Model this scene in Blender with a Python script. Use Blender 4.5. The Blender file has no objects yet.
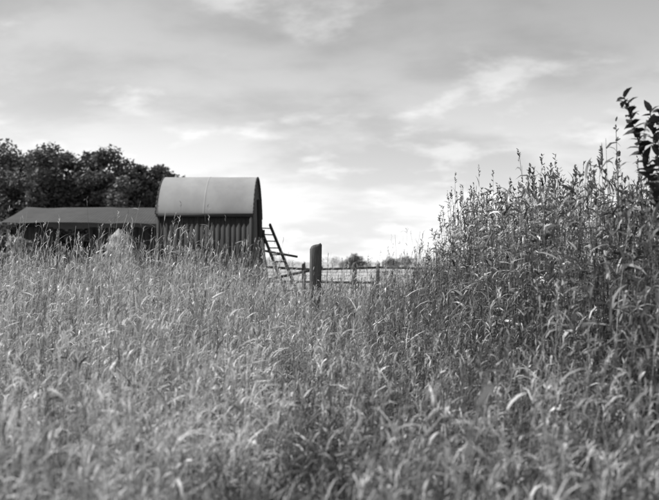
import bpy, math, numpy as np
from mathutils import Vector, noise
R=np.random.default_rng(7)
scene=bpy.context.scene
def sm(a,b,x):
    t=np.clip((x-a)/(b-a),0,1); return t*t*(3-2*t)
def vnoise(x,y,s,seed=0):
    rr=np.random.default_rng(100+seed); T=rr.random((64,64))
    u=x/s+1000; v=y/s+1000
    i=np.floor(u).astype(int); j=np.floor(v).astype(int); fu=u-i; fv=v-j
    fu=fu*fu*(3-2*fu); fv=fv*fv*(3-2*fv)
    a=T[i%64,j%64]; b=T[(i+1)%64,j%64]; c=T[i%64,(j+1)%64]; d=T[(i+1)%64,(j+1)%64]
    return (a*(1-fu)+b*fu)*(1-fv)+(c*(1-fu)+d*fu)*fv
def G(x,y):
    x=np.asarray(x,float); y=np.asarray(y,float)
    r=np.sqrt(x*x+y*y)
    return (vnoise(x,y,3.0,1)-.5)*.16*(1-sm(40,90,r))
# ---------------------------------------------------------------- materials
def mat(name,build):
    m=bpy.data.materials.new(name); m.use_nodes=True
    nt=m.node_tree; nt.nodes.clear(); out=nt.nodes.new('ShaderNodeOutputMaterial')
    build(nt,out); return m
def N(nt,t,**k):
    n=nt.nodes.new(t)
    for a,b in k.items(): setattr(n,a,b)
    return n
def leafmat(name,trans=.3,rough=.55,gain=1.0):
    def b(nt,out):
        a=N(nt,'ShaderNodeAttribute',attribute_name='shade')
        mu=N(nt,'ShaderNodeMath',operation='MULTIPLY'); mu.inputs[1].default_value=gain
        nt.links.new(a.outputs['Fac'],mu.inputs[0])
        p=N(nt,'ShaderNodeBsdfPrincipled'); p.inputs['Roughness'].default_value=rough
        p.inputs['Specular IOR Level'].default_value=.4
        t=N(nt,'ShaderNodeBsdfTranslucent'); mx=N(nt,'ShaderNodeMixShader'); mx.inputs[0].default_value=trans
        nt.links.new(mu.outputs[0],p.inputs['Base Color']); nt.links.new(mu.outputs[0],t.inputs['Color'])
        nt.links.new(p.outputs[0],mx.inputs[1]); nt.links.new(t.outputs[0],mx.inputs[2])
        nt.links.new(mx.outputs[0],out.inputs[0])
    return mat(name,b)
def noisemat(name,c0,c1,scale,rough=.8,metal=0,stretch=(1,1,1),bump=0,detail=6):
    def b(nt,out):
        tc=N(nt,'ShaderNodeTexCoord'); mp=N(nt,'ShaderNodeMapping'); mp.inputs['Scale'].default_value=stretch
        n=N(nt,'ShaderNodeTexNoise'); n.inputs['Scale'].default_value=scale; n.inputs['Detail'].default_value=detail
        n.inputs['Roughness'].default_value=.65
        cr=N(nt,'ShaderNodeValToRGB'); cr.color_ramp.elements[0].position=.3; cr.color_ramp.elements[1].position=.7
        cr.color_ramp.elements[0].color=(c0,)*3+(1,); cr.color_ramp.elements[1].color=(c1,)*3+(1,)
        p=N(nt,'ShaderNodeBsdfPrincipled'); p.inputs['Roughness'].default_value=rough; p.inputs['Metallic'].default_value=metal
        L=nt.links.new
        L(tc.outputs['Object'],mp.inputs[0]); L(mp.outputs[0],n.inputs['Vector']); L(n.outputs[0],cr.inputs[0]); L(cr.outputs[0],p.inputs['Base Color'])
        if bump:
            bm=N(nt,'ShaderNodeBump'); bm.inputs['Strength'].default_value=bump; L(n.outputs[0],bm.inputs['Height']); L(bm.outputs[0],p.inputs['Normal'])
        L(p.outputs[0],out.inputs[0])
    return mat(name,b)
M_grass=leafmat('dry_grass_blades',.25,.45)
M_crop=leafmat('crop_leaves',.2,.4)
M_tree=leafmat('tree_leaves',.2,.6)
M_bark=noisemat('bark',.05,.12,6,stretch=(1,1,.2),bump=.4)
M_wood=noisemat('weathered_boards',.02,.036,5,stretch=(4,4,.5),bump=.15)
M_woodL=noisemat('weathered_post',.04,.13,7,stretch=(5,5,.5),bump=.5)
M_iron=noisemat('galvanised_iron',.24,.34,1.3,rough=.7,stretch=(1,1,.35),bump=.03)
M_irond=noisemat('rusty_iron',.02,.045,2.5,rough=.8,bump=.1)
M_straw=noisemat('hay',.30,.5,16,stretch=(1,1,.4),bump=.6)
M_wire=noisemat('wire',.1,.2,9)
# ---------------------------------------------------------------- mesh tools
def mesh_obj(name,V,F,material,shade=None,smooth=False,parent=None):
    me=bpy.data.meshes.new(name); V=np.asarray(V,np.float32); F=np.asarray(F,np.int32)
    me.vertices.add(len(V)); me.vertices.foreach_set('co',V.ravel())
    k=F.shape[1]; me.loops.add(F.size); me.loops.foreach_set('vertex_index',F.ravel())
    me.polygons.add(len(F)); me.polygons.foreach_set('loop_start',np.arange(0,F.size,k,dtype=np.int32))
    me.polygons.foreach_set('loop_total',np.full(len(F),k,np.int32))
    if smooth: me.polygons.foreach_set('use_smooth',np.ones(len(F),bool))
    if shade is not None:
        a=me.attributes.new('shade','FLOAT','POINT'); a.data.foreach_set('value',np.asarray(shade,np.float32))
    me.update(calc_edges=True); me.materials.append(material)
    o=bpy.data.objects.new(name,me); scene.collection.objects.link(o)
    if parent: o.parent=parent
    return o
def empty(name,loc=(0,0,0)):
    o=bpy.data.objects.new(name,None); o.location=loc; scene.collection.objects.link(o); return o
class Acc:
    def __init__(s): s.V=[];s.F=[];s.S=[];s.n=0
    def add(s,V,F,S):
        s.V.append(V); s.F.append(F+s.n); s.S.append(S); s.n+=len(V)
    def obj(s,name,m,**k):
        return mesh_obj(name,np.concatenate(s.V),np.concatenate(s.F),m,np.concatenate(s.S),**k)
def ribbons(A,base,az,el,length,width,droop,shade,segs=3,prof=None,roll=None):
    n=len(base)
    if n==0: return
    if prof is None: prof=np.array([.7,1.,.75,.06])
    P=[base]; e=el.copy(); cur=base.copy(); st=length/segs
    for i in range(segs):
        d=np.stack([np.cos(e)*np.cos(az),np.cos(e)*np.sin(az),np.sin(e)],1)
        cur=cur+d*st[:,None]; P.append(cur); e=e-droop/segs*(1.3 if i else 1)
    side=np.stack([-np.sin(az),np.cos(az),np.zeros(n)],1)
    if roll is not None:
        up=np.stack([-np.cos(az)*np.sin(el),-np.sin(az)*np.sin(el),np.cos(el)],1)
        side=side*np.cos(roll)[:,None]+up*np.sin(roll)[:,None]
    Vs=[]
    for i,p in enumerate(P):
        w=side*(width*.5*prof[i])[:,None]; Vs+= [p-w,p+w]
    V=np.stack(Vs,1).reshape(-1,3); k=2*(segs+1)
    f=np.array([[2*i,2*i+1,2*i+3,2*i+2] for i in range(segs)])
    F=(np.arange(n)[:,None,None]*k+f[None]).reshape(-1,4)
    A.add(V,F,np.repeat(shade,k))
    return P
def boxes_mesh(name,items,material,parent=None):
    from mathutils import Matrix,Euler
    V=[];F=[];n=0
    c=np.array([[x,y,z] for x in(-.5,.5) for y in(-.5,.5) for z in(-.5,.5)])
    f=np.array([[0,1,3,2],[4,6,7,5],[0,4,5,1],[2,3,7,6],[0,2,6,4],[1,5,7,3]])
    for it in items:
        ce,sz=it[0],it[1]; rot=it[2] if len(it)>2 else (0,0,0)
        Mx=np.array(Euler(rot).to_matrix())
        V.append((c*np.array(sz))@Mx.T+np.array(ce)); F.append(f+n); n+=8
    return mesh_obj(name,np.concatenate(V),np.concatenate(F),material,parent=parent)
def beam(p,q,w,h=None):
    p=Vector(p);q=Vector(q); d=q-p; e=d.to_track_quat('Z','Y').to_euler()
    return ((p+q)/2,(w,h or w,d.length),(e.x,e.y,e.z))
def tube(path,radii,sides=8):
    V=[];F=[]
    path=[Vector(p) for p in path]
    for i,p in enumerate(path):
        d=(path[min(i+1,len(path)-1)]-path[max(i-1,0)]).normalized()
        a=d.orthogonal().normalized() if i==0 else (a-d*a.dot(d)).normalized()
        b=d.cross(a)
        for s in range(sides):
            t=2*math.pi*s/sides; V.append(p+(a*math.cos(t)+b*math.sin(t))*radii[i])
    for i in range(len(path)-1):
        for s in range(sides):
            F.append([i*sides+s,i*sides+(s+1)%sides,(i+1)*sides+(s+1)%sides,(i+1)*sides+s])
    return np.array([list(v) for v in V]),np.array(F)
# ---------------------------------------------------------------- ground
g=np.concatenate([-np.geomspace(2500,30,26),np.linspace(-28,28,113),np.geomspace(30,2500,26)])
g=np.unique(g)
X,Y=np.meshgrid(g,g,indexing='ij'); Z=G(X,Y)
n=len(g); V=np.stack([X.ravel(),Y.ravel(),Z.ravel()],1)
I=np.arange(n*n).reshape(n,n); F=np.stack([I[:-1,:-1],I[1:,:-1],I[1:,1:],I[:-1,1:]],-1).reshape(-1,4)
def gb(nt,out):
    L=nt.links.new
    tc=N(nt,'ShaderNodeTexCoord')
    n1=N(nt,'ShaderNodeTexNoise'); n1.inputs['Scale'].default_value=7; n1.inputs['Detail'].default_value=8
    n2=N(nt,'ShaderNodeTexNoise'); n2.inputs['Scale'].default_value=.05; n2.inputs['Detail'].default_value=6
    mp=N(nt,'ShaderNodeMapping'); mp.inputs['Scale'].default_value=(.35,1,1)
    L(tc.outputs['Object'],n1.inputs['Vector']); L(tc.outputs['Object'],mp.inputs[0]); L(mp.outputs[0],n2.inputs['Vector'])
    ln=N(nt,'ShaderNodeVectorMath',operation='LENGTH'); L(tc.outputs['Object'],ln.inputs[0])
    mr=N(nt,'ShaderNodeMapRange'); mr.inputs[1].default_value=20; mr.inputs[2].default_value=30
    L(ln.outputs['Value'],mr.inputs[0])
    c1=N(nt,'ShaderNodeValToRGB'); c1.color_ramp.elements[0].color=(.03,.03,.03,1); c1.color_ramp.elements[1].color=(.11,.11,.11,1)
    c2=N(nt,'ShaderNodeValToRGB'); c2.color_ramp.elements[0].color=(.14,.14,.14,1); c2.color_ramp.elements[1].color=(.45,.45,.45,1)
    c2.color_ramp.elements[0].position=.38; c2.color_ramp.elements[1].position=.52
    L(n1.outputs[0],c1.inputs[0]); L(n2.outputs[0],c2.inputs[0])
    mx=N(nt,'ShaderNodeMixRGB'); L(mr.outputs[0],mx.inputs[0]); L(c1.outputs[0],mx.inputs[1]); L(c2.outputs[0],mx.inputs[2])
    p=N(nt,'ShaderNodeBsdfPrincipled'); p.inputs['Roughness'].default_value=.95; L(mx.outputs[0],p.inputs['Base Color'])
    b=N(nt,'ShaderNodeBump'); b.inputs['Strength'].default_value=.5; L(n1.outputs[0],b.inputs['Height']); L(b.outputs[0],p.inputs['Normal'])
    L(p.outputs[0],out.inputs[0])
mesh_obj('ground',V,F,mat('field_soil_and_stubble',gb),smooth=True)
# ---------------------------------------------------------------- tall grass
def H(x,y):
    ramp=sm(1.0,10.5,y)
    left=sm(.5,1.9,-x); right=sm(.5,1.5,x)
    top=1.12+.38*left+.32*right
    h=.5+(top-.5)*ramp
    h=h*(1-.12*sm(17,26,y))
    return h*(.82+.34*vnoise(x,y,1.0,3))
def scatter(y0,y1,dens):
    W=.74; n=int(dens*(y1-y0)*(W*(y0+y1)+3))
    y=R.uniform(y0,y1,n); x=R.uniform(-1,1,n)*(W*y1+1.5)
    k=np.abs(x)<W*y+1.5; return x[k],y[k]
A=Acc()
for (y0,y1,dens,nl) in [(-1.5,2.0,100,5),(2.0,4.2,460,7),(4.2,7,370,7),(7,11,260,6),(11,16,150,5),(16,22,60,4)]:
    x,y=scatter(y0,y1,dens)
    cl=vnoise(x,y,.5,5); cl2=vnoise(x,y,1.5,6); c3=vnoise(x,y,.2,8)
    keep=R.random(len(x))<np.clip(1.7*cl*.6+.85*c3-.12,0.05,1)
    keep&=~((x>-7.2)&(x<-1.9)&(y>19.4))
    keep&=~(np.hypot(x,y)<.7)
    x,y,cl,cl2,c3=[a[keep] for a in (x,y,cl,cl2,c3)]
    n=len(x); h=H(x,y)*np.clip(R.normal(.9,.19,n),.4,1.35)*(.64+.64*c3)
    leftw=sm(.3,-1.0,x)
    dark_strip=1-.5*np.exp(-((x+.18*y*.25-.02+.35*(vnoise(y,y*0,1.1,41)-.5))/.20)**2)*sm(9,4,y)  # grass darker and a little shorter along a wavering strip
    tone=(.13+.22*cl2+.25*leftw+.06*sm(6,3,y)*sm(.3,1.,x))*np.clip(R.lognormal(-.15,.62,n),.25,2.5)*(.4+1.1*cl)*dark_strip
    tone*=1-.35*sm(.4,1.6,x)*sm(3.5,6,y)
    h=h*(.75+.25*dark_strip)
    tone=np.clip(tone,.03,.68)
    base=np.stack([x,y,G(x,y)-.02],1)
    az=R.normal(-.1,1.2,n); 
    ln=R.uniform(.03,.30,n)
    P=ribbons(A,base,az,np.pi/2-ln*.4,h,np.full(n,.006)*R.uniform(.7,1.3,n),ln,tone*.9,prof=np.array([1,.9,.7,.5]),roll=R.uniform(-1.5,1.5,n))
    P=np.stack(P,1)
    for l in range(nl):
        t=R.uniform(.25,.98,n)*3; i=np.minimum(t.astype(int),2); f=(t-i)[:,None]
        b=P[np.arange(n),i]*(1-f)+P[np.arange(n),i+1]*f
        a=R.normal(-.15,1.6,n)
        fat=R.random(n)<.14
        L=R.uniform(.07,.25,n)*np.where(fat,.7,1); wd=np.where(fat,R.uniform(.012,.022,n),R.uniform(.004,.011,n))
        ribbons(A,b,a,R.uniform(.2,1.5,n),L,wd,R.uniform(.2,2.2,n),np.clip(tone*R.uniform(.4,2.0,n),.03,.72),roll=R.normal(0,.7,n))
    # cereal-like seed heads: several overlapping small husks
    k=R.random(n)<.5; m=k.sum(); d=P[k,3]-P[k,2]; d/=np.linalg.norm(d,axis=1)[:,None]
    for q in range(5 if y0>1 and y0<12 else 2):
        ribbons(A,P[k,3]-d*(.10*q/5),R.uniform(-3.14,3.14,m),R.uniform(.8,1.5,m),R.uniform(.03,.06,m),R.uniform(.008,.015,m),R.uniform(.0,.6,m),np.clip(tone[k]*R.uniform(.9,2.,m),.05,.72),segs=2,prof=np.array([.5,1,.2]),roll=R.uniform(-1.5,1.5,m))
A.obj('tall_grass',M_grass)
# ---------------------------------------------------------------- tall crop on the right
A=Acc()
n=7600
y=R.uniform(3.4,17.5,n); x=R.uniform(1.0,11,n)
edge=1.5+.3*vnoise(y,y*0,1.3,11)+.9*sm(5.4,3.4,y)+.35*R.random(n)**2
k=(x>edge)&(x<.62*y+2.2)&((x<edge+1.8)|(R.random(n)<.6)); x,y,edge=x[k],y[k],edge[k]; n=len(x)
hh=(2.40+.22*sm(5,12,y)+.2*(vnoise(x,y,.8,12)-.5)*2)*(.58+.42*sm(0,.6,x-edge))*(1-.5*sm(12.5,16.5,y))
hh*=np.clip(R.normal(.96,.08,n),.65,1.15)
tone=(.06+.19*vnoise(x,y,.8,14))*np.clip(R.lognormal(-.1,.5,n),.3,2.4)
base=np.stack([x,y,G(x,y)-.02],1)
P=ribbons(A,base,R.uniform(-3.14,3.14,n),np.full(n,np.pi/2-.03),hh,np.full(n,.011),R.uniform(.0,.3,n),tone*.9,prof=np.array([1,.9,.7,.4]),roll=R.uniform(-1.5,1.5,n))
P=np.stack(P,1)
for l in range(20):
    t=R.uniform(.12,.97,n)**.85*3*.995; i=np.minimum(t.astype(int),2); f=(t-i)[:,None]
    b=P[np.arange(n),i]*(1-f)+P[np.arange(n),i+1]*f
    L=R.uniform(.07,.24,n); 
    pale=R.random(n)<.24  # highlights put into the leaf colour on a random share of leaves
    ribbons(A,b,R.normal(-.2,1.7,n),R.uniform(-.1,1.5,n),L,np.clip(L*R.uniform(.05,.16,n),.008,.028),R.uniform(.3,2.,n),np.clip(tone*R.uniform(.5,1.5,n)*np.where(pale,3.4,1),.03,.7),roll=R.normal(0,.7,n))
k=R.random(n)<.75; m=int(k.sum())
for q in range(11):
    b=P[k,3]-np.array([0,0,1])*(R.uniform(-.03,.16,m))[:,None]
    ribbons(A,b,R.uniform(-3.14,3.14,m),R.uniform(.5,1.4,m),R.uniform(.025,.055,m),R.uniform(.014,.026,m),R.uniform(0,.6,m),tone[k]*R.uniform(.7,2.,m),segs=2,prof=np.array([.5,1,.3]),roll=R.uniform(-1.5,1.5,m))
A.obj('tall_crop',M_crop)
def weed(name,x,y,h,leaves,ll,tone,lean=.1,az=0.,top=.35,wf=.36):
    A=Acc(); o=np.array([[x,y,float(G(x,y))]])
    for rl in(0,1.57):
        P=ribbons(A,o,np.array([az]),np.array([np.pi/2-lean*.3]),np.array([h]),np.array([.02]),np.array([lean]),np.array([tone]),segs=3,prof=np.array([1,.9,.7,.4]),roll=np.array([rl]))
    P=np.stack(P,1)[0]; n=leaves
    t=np.linspace(top,1,n)*2.99; i=t.astype(int); f=(t-i)[:,None]; b=P[i]*(1-f)+P[i+1]*f
    L=ll*R.uniform(.6,1.2,n)
    ribbons(A,b,np.arange(n)*2.4+R.normal(0,.3,n),R.uniform(0,1.2,n),L,L*wf,R.uniform(.3,1.6,n),np.full(n,tone)*R.uniform(.7,1.3,n),roll=R.normal(0,.5,n))
    return A.obj(name,M_crop)
weed('tall_weed',2.86,5.4,3.02,150,.115,.035,.28,3.1,.3,.5)
weed('tall_weed',2.76,5.35,2.84,120,.11,.035,.1,2.9,.3,.5)
weed('tall_weed',2.88,5.6,2.92,130,.11,.035,.14,2.9,.3,.5)
weed('broad_leaved_weed',.42,2.7,1.16,8,.12,.35,.3,.4,.6,.3)
# ---------------------------------------------------------------- shed with arched roof
SX,SY=-3.6,21.3; W=2.72; D=2.5
shed=empty('arched_roof_shed',(SX,SY,0))
bd=[]; xs=np.arange(-W/2+.09,W/2-.05,.15)
for s in(-1,1):
    for i,x in enumerate(xs):
        bd.append(((x,s*(D/2-.05+.004*(i%2)),1.5),(.162,.02,3.0)))
for s in(-1,1):
    for i,yy in enumerate(np.arange(-D/2+.1,D/2-.05,.15)):
        top=3.0+1.12*max(0,1-abs(yy/(D/2))**2.0)**.85
        bd.append(((s*(W/2-.02+.004*(i%2)),yy,top/2),(.02,.162,top)))
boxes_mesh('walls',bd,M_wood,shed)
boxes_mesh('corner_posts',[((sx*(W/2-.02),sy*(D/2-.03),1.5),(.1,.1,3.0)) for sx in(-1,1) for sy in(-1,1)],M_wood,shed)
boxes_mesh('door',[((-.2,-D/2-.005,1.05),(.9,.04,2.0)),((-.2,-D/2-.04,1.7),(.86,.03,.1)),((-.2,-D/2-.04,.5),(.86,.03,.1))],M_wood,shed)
nu=240; nv=40; u=np.linspace(-W/2-.04,W/2+.04,nu); a=np.linspace(-.02,np.pi+.02,nv)
U,Aa=np.meshgrid(u,a,indexing='ij'); cor=.008*(vnoise(U,Aa,.5,44)-.5)
for s in(-.02,): cor=cor+.007*np.exp(-((U-s)/.012)**2)
RR=D/2+.06
sg=np.sign(np.sin(Aa)); V=np.stack([U,-(RR+cor)*np.cos(Aa),3.0+(1.2+cor)*sg*np.abs(np.sin(Aa))**1.6],-1).reshape(-1,3)
I=np.arange(nu*nv).reshape(nu,nv); F=np.stack([I[:-1,:-1],I[1:,:-1],I[1:,1:],I[:-1,1:]],-1).reshape(-1,4)
mesh_obj('curved_iron_roof',V,F,M_iron,smooth=True,parent=shed)
it=[]
for sx in(-1,1):
    for k in range(24):
        a0=np.pi*k/24;a1=np.pi*(k+1)/24
        p=lambda t:(sx*(W/2+.05),-(RR)*math.cos(t),2.985+1.2*max(0,math.sin(t))**1.6)
        it.append(beam(p(a0),p(a1),.03,.05))
it.append(((0,-RR+.02,2.95),(W+.08,.03,.09)))
it.append(((0,RR-.02,2.95),(W+.08,.03,.09)))
boxes_mesh('roof_trim',it,M_irond,shed)
# ---------------------------------------------------------------- long low shed
low=empty('long_low_shed',(-8.0,25.0,0)); LW=5.4; LD=3.4
bd=[]
for x in np.arange(-LW/2+.1,LW/2,.205):
    if not(-1.2<x<0.0): bd.append(((x,-LD/2,1.38+R.normal(0,.01)),(.2,.03,2.76)))
    bd.append(((x,LD/2,1.2),(.19,.03,2.4)))
for s in(-1,1):
    for yy in np.arange(-LD/2+.15,LD/2-.1,.205): bd.append(((s*LW/2,yy,1.3),(.03,.19,2.6)))
for x in(-1.25,.05,-LW/2,LW/2): bd.append(((x,-LD/2-.05,1.35),(.12,.12,2.7)))
boxes_mesh('walls',bd,M_wood,low)
nu=240; u=np.linspace(-LW/2-.2,LW/2+.2,nu)
U,Vv=np.meshgrid(u,np.linspace(0,1,9),indexing='ij'); cor=.004*np.sin(U*2*np.pi/.1)+.07*(vnoise(U,Vv*3,.7,20)-.5)
yy=-LD/2-.3+Vv*(LD+.6); zz=2.9+.66*np.where(Vv<.5,Vv*2,2-2*Vv)
V=np.stack([U,yy,zz+cor],-1).reshape(-1,3); I=np.arange(nu*9).reshape(nu,9)
F=np.stack([I[:-1,:-1],I[1:,:-1],I[1:,1:],I[:-1,1:]],-1).reshape(-1,4)
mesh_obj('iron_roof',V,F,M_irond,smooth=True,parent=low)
boxes_mesh('gables',[((s*(LW/2-.01),q,2.68+.28*(1-abs(q)/1.7)),(.03,.19,.1+.55*(1-abs(q)/1.7))) for s in(-1,1) for q in np.arange(-1.5,1.6,.2)],M_wood,low)
# ---------------------------------------------------------------- ladder & props
lad=empty('wooden_ladder'); it=[]
a0=Vector((-2.12,20.9,2.75));a1=Vector((-.85,18.0,.1)); b0=a0+Vector((.3,.3,0)); b1=a1+Vector((.3,.3,0))
it+= [beam(a0,a1,.055,.08),beam(b0,b1,.055,.08)]
boxes_mesh('rails',it,M_wood,lad)
boxes_mesh('rungs',[beam(a0.lerp(a1,t),b0.lerp(b1,t),.035) for t in np.linspace(.05,.96,13)],M_wood,lad)
pr=empty('timber_props')
boxes_mesh('poles',[beam((-2.08,20.6,3.45),(-2.0,20.3,.1),.13),beam((-1.98,20.6,2.55),(-1.93,20.3,.1),.12),beam((-1.95,20.,2.3),(-1.45,17.8,.1),.07),beam((-2.0,19.95,1.95),(-.9,19.4,1.75),.06),beam((-1.75,20,1.1),(-.2,19,1.45),.07)],M_wood,pr)
# ---------------------------------------------------------------- fence
def post(name,x,y,h,w,lean=0):
    g=float(G(x,y))
    prof=[(-.1,1.0),(.3*h,1.02),(.55*h,.96),(.8*h,.99),(h-.04,.95),(h,.8)]
    V=[];F=[]
    for z,k in prof:
        for i in range(12):
            t=2*math.pi*i/12; r=w/2*k*(1-.12*math.cos(4*t)+R.normal(0,.04))
            V.append((x+r*math.cos(t)+lean*z,y+r*math.sin(t),g+z+(.03*math.cos(t)+R.normal(0,.008) if z>h-.05 else 0)))
    for j in range(len(prof)-1):
        for i in range(12): F.append([j*12+i,j*12+(i+1)%12,(j+1)*12+(i+1)%12,(j+1)*12+i])
    c=len(V); V.append((x+lean*h,y,g+h+.005)); b=(len(prof)-1)*12
    for i in range(0,12,2): F.append([b+i,b+i+1,b+(i+2)%12,c])
    return mesh_obj(name,V,F,M_woodL)
post('fence_post',-.25,11.6,1.90,.22,.012)
post('fence_post',.62,18.6,1.55,.13,.04)
post('fence_post',-.75,21,1.6,.13,-.02)
post('fence_post',1.45,21.5,1.62,.13,.03)
rf=empty('rail_fence')
boxes_mesh('rails',[beam((-2.0,21.05,1.46),(-.6,20.95,1.38),.04,.07),beam((-.8,21.06,1.37),(1.5,21.56,1.43),.04,.07),beam((-2.,21.06,1.02),(1.5,21.56,.96),.04,.07),beam((1.4,21.56,1.44),(4.5,22.,1.36),.04,.07)],M_woodL,rf)
wf=empty('wire_fence'); V=[];F=[];n0=0
for z in(.55,.95,1.3):
    for (p,q) in [((-.25,11.6),(.62,18.6)),((-.25,11.6),(-.75,21))]:
        pts=[(p[0]+(q[0]-p[0])*t,p[1]+(q[1]-p[1])*t,z-.06*4*t*(1-t)) for t in np.linspace(0,1,9)]
        v,f=tube(pts,[.004]*9,5); V.append(v);F.append(f+n0);n0+=len(v)
mesh_obj('wires',np.concatenate(V),np.concatenate(F),M_wire,parent=wf)
# ---------------------------------------------------------------- haycock
def haycock(x,y,r,h):
    V=[];F=[];nr=12;ns=28
    for j in range(nr+1):
        t=j/nr; rad=r*max(0,1-t**3.2)**.5*(1-.12*t)
        for i in range(ns):
            a=2*math.pi*i/ns; k=1+.3*(noise.noise(Vector((math.cos(a)*2,math.sin(a)*2,t*3)))) 
            V.append((x+rad*k*math.cos(a)-.1*t,y+rad*k*math.sin(a),h*t))
    for j in range(nr):
        for i in range(ns): F.append([j*ns+i,j*ns+(i+1)%ns,(j+1)*ns+(i+1)%ns,(j+1)*ns+i])
    hs=empty('haystack'); mesh_obj('heap',V,F,M_straw,smooth=True,parent=hs)
    A=Acc(); n=1600; Va=np.array(V); b=Va[R.integers(0,len(Va)-ns,n)]+R.normal(0,.02,(n,3))
    az=np.arctan2(b[:,1]-y,b[:,0]-x)+R.normal(0,.6,n)
    ribbons(A,b,az,R.uniform(-1.4,-.3,n),R.uniform(.1,.22,n),R.uniform(.01,.025,n),R.uniform(0,.6,n),R.uniform(.3,.6,n))
    A.obj('straw',M_grass,parent=hs)
haycock(-5.6,18.8,.42,2.52)
# ---------------------------------------------------------------- trees
def tree(name,x,y,h,r,seed,nclump=90,per=330,leaf=.2,tone=.09,low=.12):
    rr=np.random.default_rng(seed); t=empty(name,(x,y,0))
    Vs=[];Fs=[];n0=0
    def addt(path,rad):
        nonlocal n0
        v,f=tube(path,rad,7); Vs.append(v);Fs.append(f+n0);n0+=len(v)
    tr=h*.035
    trunk=[(0,0,-.1),(.05*r,0,h*.2),(-.04*r,.05*r,h*.42),(.05*r,-.03*r,h*.65),(0,0,h*.85)]
    addt(trunk,[tr*1.3,tr,tr*.8,tr*.5,tr*.2])
    cs=[]
    for i in range(nclump):
        d=rr.normal(size=3); d/=np.linalg.norm(d); q=rr.random()**.4
        zc=h*(low+(1-low)/2); hz=h*(1-low)/2*.86
        c=np.array([d[0]*r*q,d[1]*r*q,zc+d[2]*hz*q]); c[:2]*=1-.2*max(0,d[2]*q); cs.append(c*1.0)
    cs=np.array(cs); 
    for c in cs[::3]:
        s=np.array(trunk[1])*.5+np.array(trunk[3])*.5; s[2]=min(s[2],c[2]*.85)
        m=(s+c)/2+rr.normal(0,.06*r,3)
        addt([tuple(s),tuple(m),tuple(c)],[tr*.4,tr*.25,tr*.06])
    mesh_obj('trunk_and_limbs',np.concatenate(Vs),np.concatenate(Fs),M_bark,smooth=True,parent=t)
    nn=nclump*per; ci=np.repeat(np.arange(nclump),per)
    cr=rr.uniform(.18,.34,nclump)*r
    p=rr.normal(size=(nn,3)); p/=np.linalg.norm(p,axis=1)[:,None]; p*=(rr.random(nn)**.5)[:,None]
    p[:,2]*=.75; b=cs[ci]+p*cr[ci][:,None]
    A=Acc(); ct=rr.uniform(.5,1.6,nclump)*tone
    L=leaf*rr.uniform(.6,1.4,nn)
    ribbons(A,b,rr.uniform(-3.14,3.14,nn),rr.uniform(-.6,1,nn),L,L*.6,rr.uniform(0,1,nn),ct[ci]*rr.uniform(.7,1.4,nn),segs=2,prof=np.array([.3,1,.1]),roll=rr.normal(0,.6,nn))
    A.obj('foliage',M_tree,parent=t)
tree('tree',-19.6,42,8.9,3.3,1)
tree('tree',-16.2,40,8.6,3.1,2)
tree('tree',-13.1,40,8.4,2.7,3)
tree('tree',-10.7,41,8.0,1.9,4,nclump=70)
tree('tree',-14.8,45,9.2,3.2,5)
tree('tree',-22.5,39,8.6,3.0,6)
tree('tree',-12.0,46,8.8,2.6,9)
tree('tree',-18.2,46,9.3,3.2,10)
tree('bush',-9.6,21.3,2.6,.8,7,nclump=30,per=220,leaf=.12,tone=.25,low=.05)
tree('bush',-12.8,27,3.6,1.5,8,nclump=30,per=220,leaf=.14,tone=.1,low=.05)
# distant tree line, aerial haze put into the paler leaf tones
A=Acc(); rr=R
def clump(x,y,w,h,n,tone):
    p=rr.normal(size=(n,3)); p/=np.linalg.norm(p,axis=1)[:,None]; p*=(rr.random(n)**.4)[:,None]
    b=np.stack([x+p[:,0]*w,y+p[:,1]*w,h*.5+p[:,2]*h*.5],1)
    L=h*.14*rr.uniform(.5,1.4,n)
    ribbons(A,b,rr.uniform(-3.14,3.14,n),rr.uniform(-.6,1,n),L,L*.7,rr.uniform(0,1,n),np.full(n,tone)*rr.uniform(.6,1.4,n),segs=2,prof=np.array([.3,1,.1]))
for (x,w,h) in [(4.6,1.3,2.9),(5.9,1.1,3.7),(7.2,1.2,3.1),(3.2,1.2,2.0),(8.8,1.3,1.9),(14,1.5,3.0),(16,1.4,2.6),(18,1.4,3.1)]:
    clump(x,165+rr.normal(0,4),w,h,500,.13)
for k in range(220):
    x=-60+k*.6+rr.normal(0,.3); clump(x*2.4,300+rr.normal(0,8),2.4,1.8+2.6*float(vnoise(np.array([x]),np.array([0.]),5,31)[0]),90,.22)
for k in range(60):
    clump(-12+k*.9,110+rr.normal(0,1),1.0,rr.uniform(.7,1.2),70,.12)
A.obj('distant_trees',M_tree)
# ---------------------------------------------------------------- sun / sky
sd=Vector((-.60,.10,.79)).normalized(); el=math.asin(sd.z); rot=math.atan2(sd.x,sd.y)
su=bpy.data.lights.new('sun','SUN'); su.energy=5.0; su.angle=math.radians(.5); su.color=(1,.995,.99)
so=bpy.data.objects.new('sun',su); scene.collection.objects.link(so); so.rotation_euler=sd.to_track_quat('Z','Y').to_euler(); so.location=sd*50
w=bpy.data.worlds.new('World'); scene.world=w; w.use_nodes=True; nt=w.node_tree; nt.nodes.clear(); L=nt.links.new
out=N(nt,'ShaderNodeOutputWorld'); bg=N(nt,'ShaderNodeBackground'); bg.inputs[1].default_value=.1
sk=N(nt,'ShaderNodeTexSky',sky_type='NISHITA'); sk.sun_disc=False; sk.sun_elevation=el; sk.sun_rotation=rot; sk.dust_density=2.5
bw=N(nt,'ShaderNodeRGBToBW'); L(sk.outputs[0],bw.inputs[0])
tc=N(nt,'ShaderNodeTexCoord'); sx=N(nt,'ShaderNodeSeparateXYZ'); L(tc.outputs['Generated'],sx.inputs[0])
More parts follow.
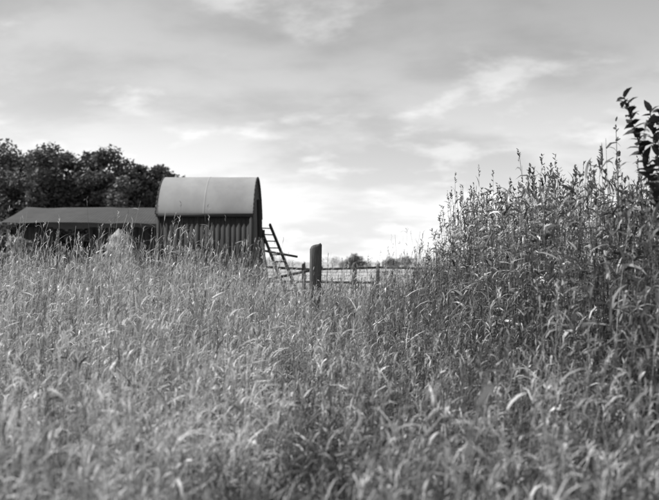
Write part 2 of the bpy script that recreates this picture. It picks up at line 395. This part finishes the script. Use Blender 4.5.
def M(op,a,b=None,c=None):
    m=N(nt,'ShaderNodeMath',operation=op)
    for i,v in enumerate((a,b,c)):
        if v is None: continue
        if isinstance(v,(int,float)): m.inputs[i].default_value=v
        else: L(v,m.inputs[i])
    return m.outputs[0]
zp=M('MAXIMUM',sx.outputs[2],0.)
z=M('ADD',zp,.26)
cx=N(nt,'ShaderNodeCombineXYZ'); L(M('DIVIDE',sx.outputs[0],z),cx.inputs[0]); L(M('DIVIDE',sx.outputs[1],z),cx.inputs[1])
def cloud(scale,st,loc,lo,hi,det=8,dist=.4,rotz=0.,rough=.5):
    mp=N(nt,'ShaderNodeMapping'); mp.inputs['Scale'].default_value=st; mp.inputs['Location'].default_value=loc; mp.inputs['Rotation'].default_value=(0,0,rotz)
    L(cx.outputs[0],mp.inputs[0])
    n=N(nt,'ShaderNodeTexNoise'); n.inputs['Scale'].default_value=scale; n.inputs['Detail'].default_value=det; n.inputs['Distortion'].default_value=dist; n.inputs['Roughness'].default_value=rough
    L(mp.outputs[0],n.inputs['Vector'])
    mr=N(nt,'ShaderNodeMapRange',interpolation_type='SMOOTHSTEP'); mr.inputs[1].default_value=lo; mr.inputs[2].default_value=hi
    L(n.outputs[0],mr.inputs[0]); return mr.outputs[0]
c1=cloud(3.4,(.8,1,1),(5.1,2.7,0),.52,.70,10,.15,.5,.58)
c2=cloud(1.5,(.8,1.1,1),(8.3,4.2,0),.42,.62,8,.15,.3,.55)
base=M('MULTIPLY',bw.outputs[0],1.3)
haze=M('MULTIPLY',M('EXPONENT',M('MULTIPLY',zp,-6.0)),9.5)
veil=M('MULTIPLY_ADD',c2,-.24,1.0)
col=M('MULTIPLY',M('ADD',base,M('ADD',haze,.4)),veil)
tot=M('ADD',col,M('MULTIPLY',c1,2.3))
L(tot,bg.inputs[0]); L(bg.outputs[0],out.inputs[0])
# ---------------------------------------------------------------- camera
cd=bpy.data.cameras.new('camera'); cam=bpy.data.objects.new('camera',cd); scene.collection.objects.link(cam)
cam.location=(0,0,1.6); cam.rotation_euler=(math.radians(90+1.0),0,0)
cd.sensor_width=36; cd.lens=38; cd.clip_start=.05; cd.clip_end=6000
cd.dof.use_dof=True; cd.dof.focus_distance=9.2; cd.dof.aperture_fstop=1.25
scene.camera=cam
scene.view_settings.view_transform='Standard'; scene.view_settings.look='None'; scene.view_settings.exposure=0
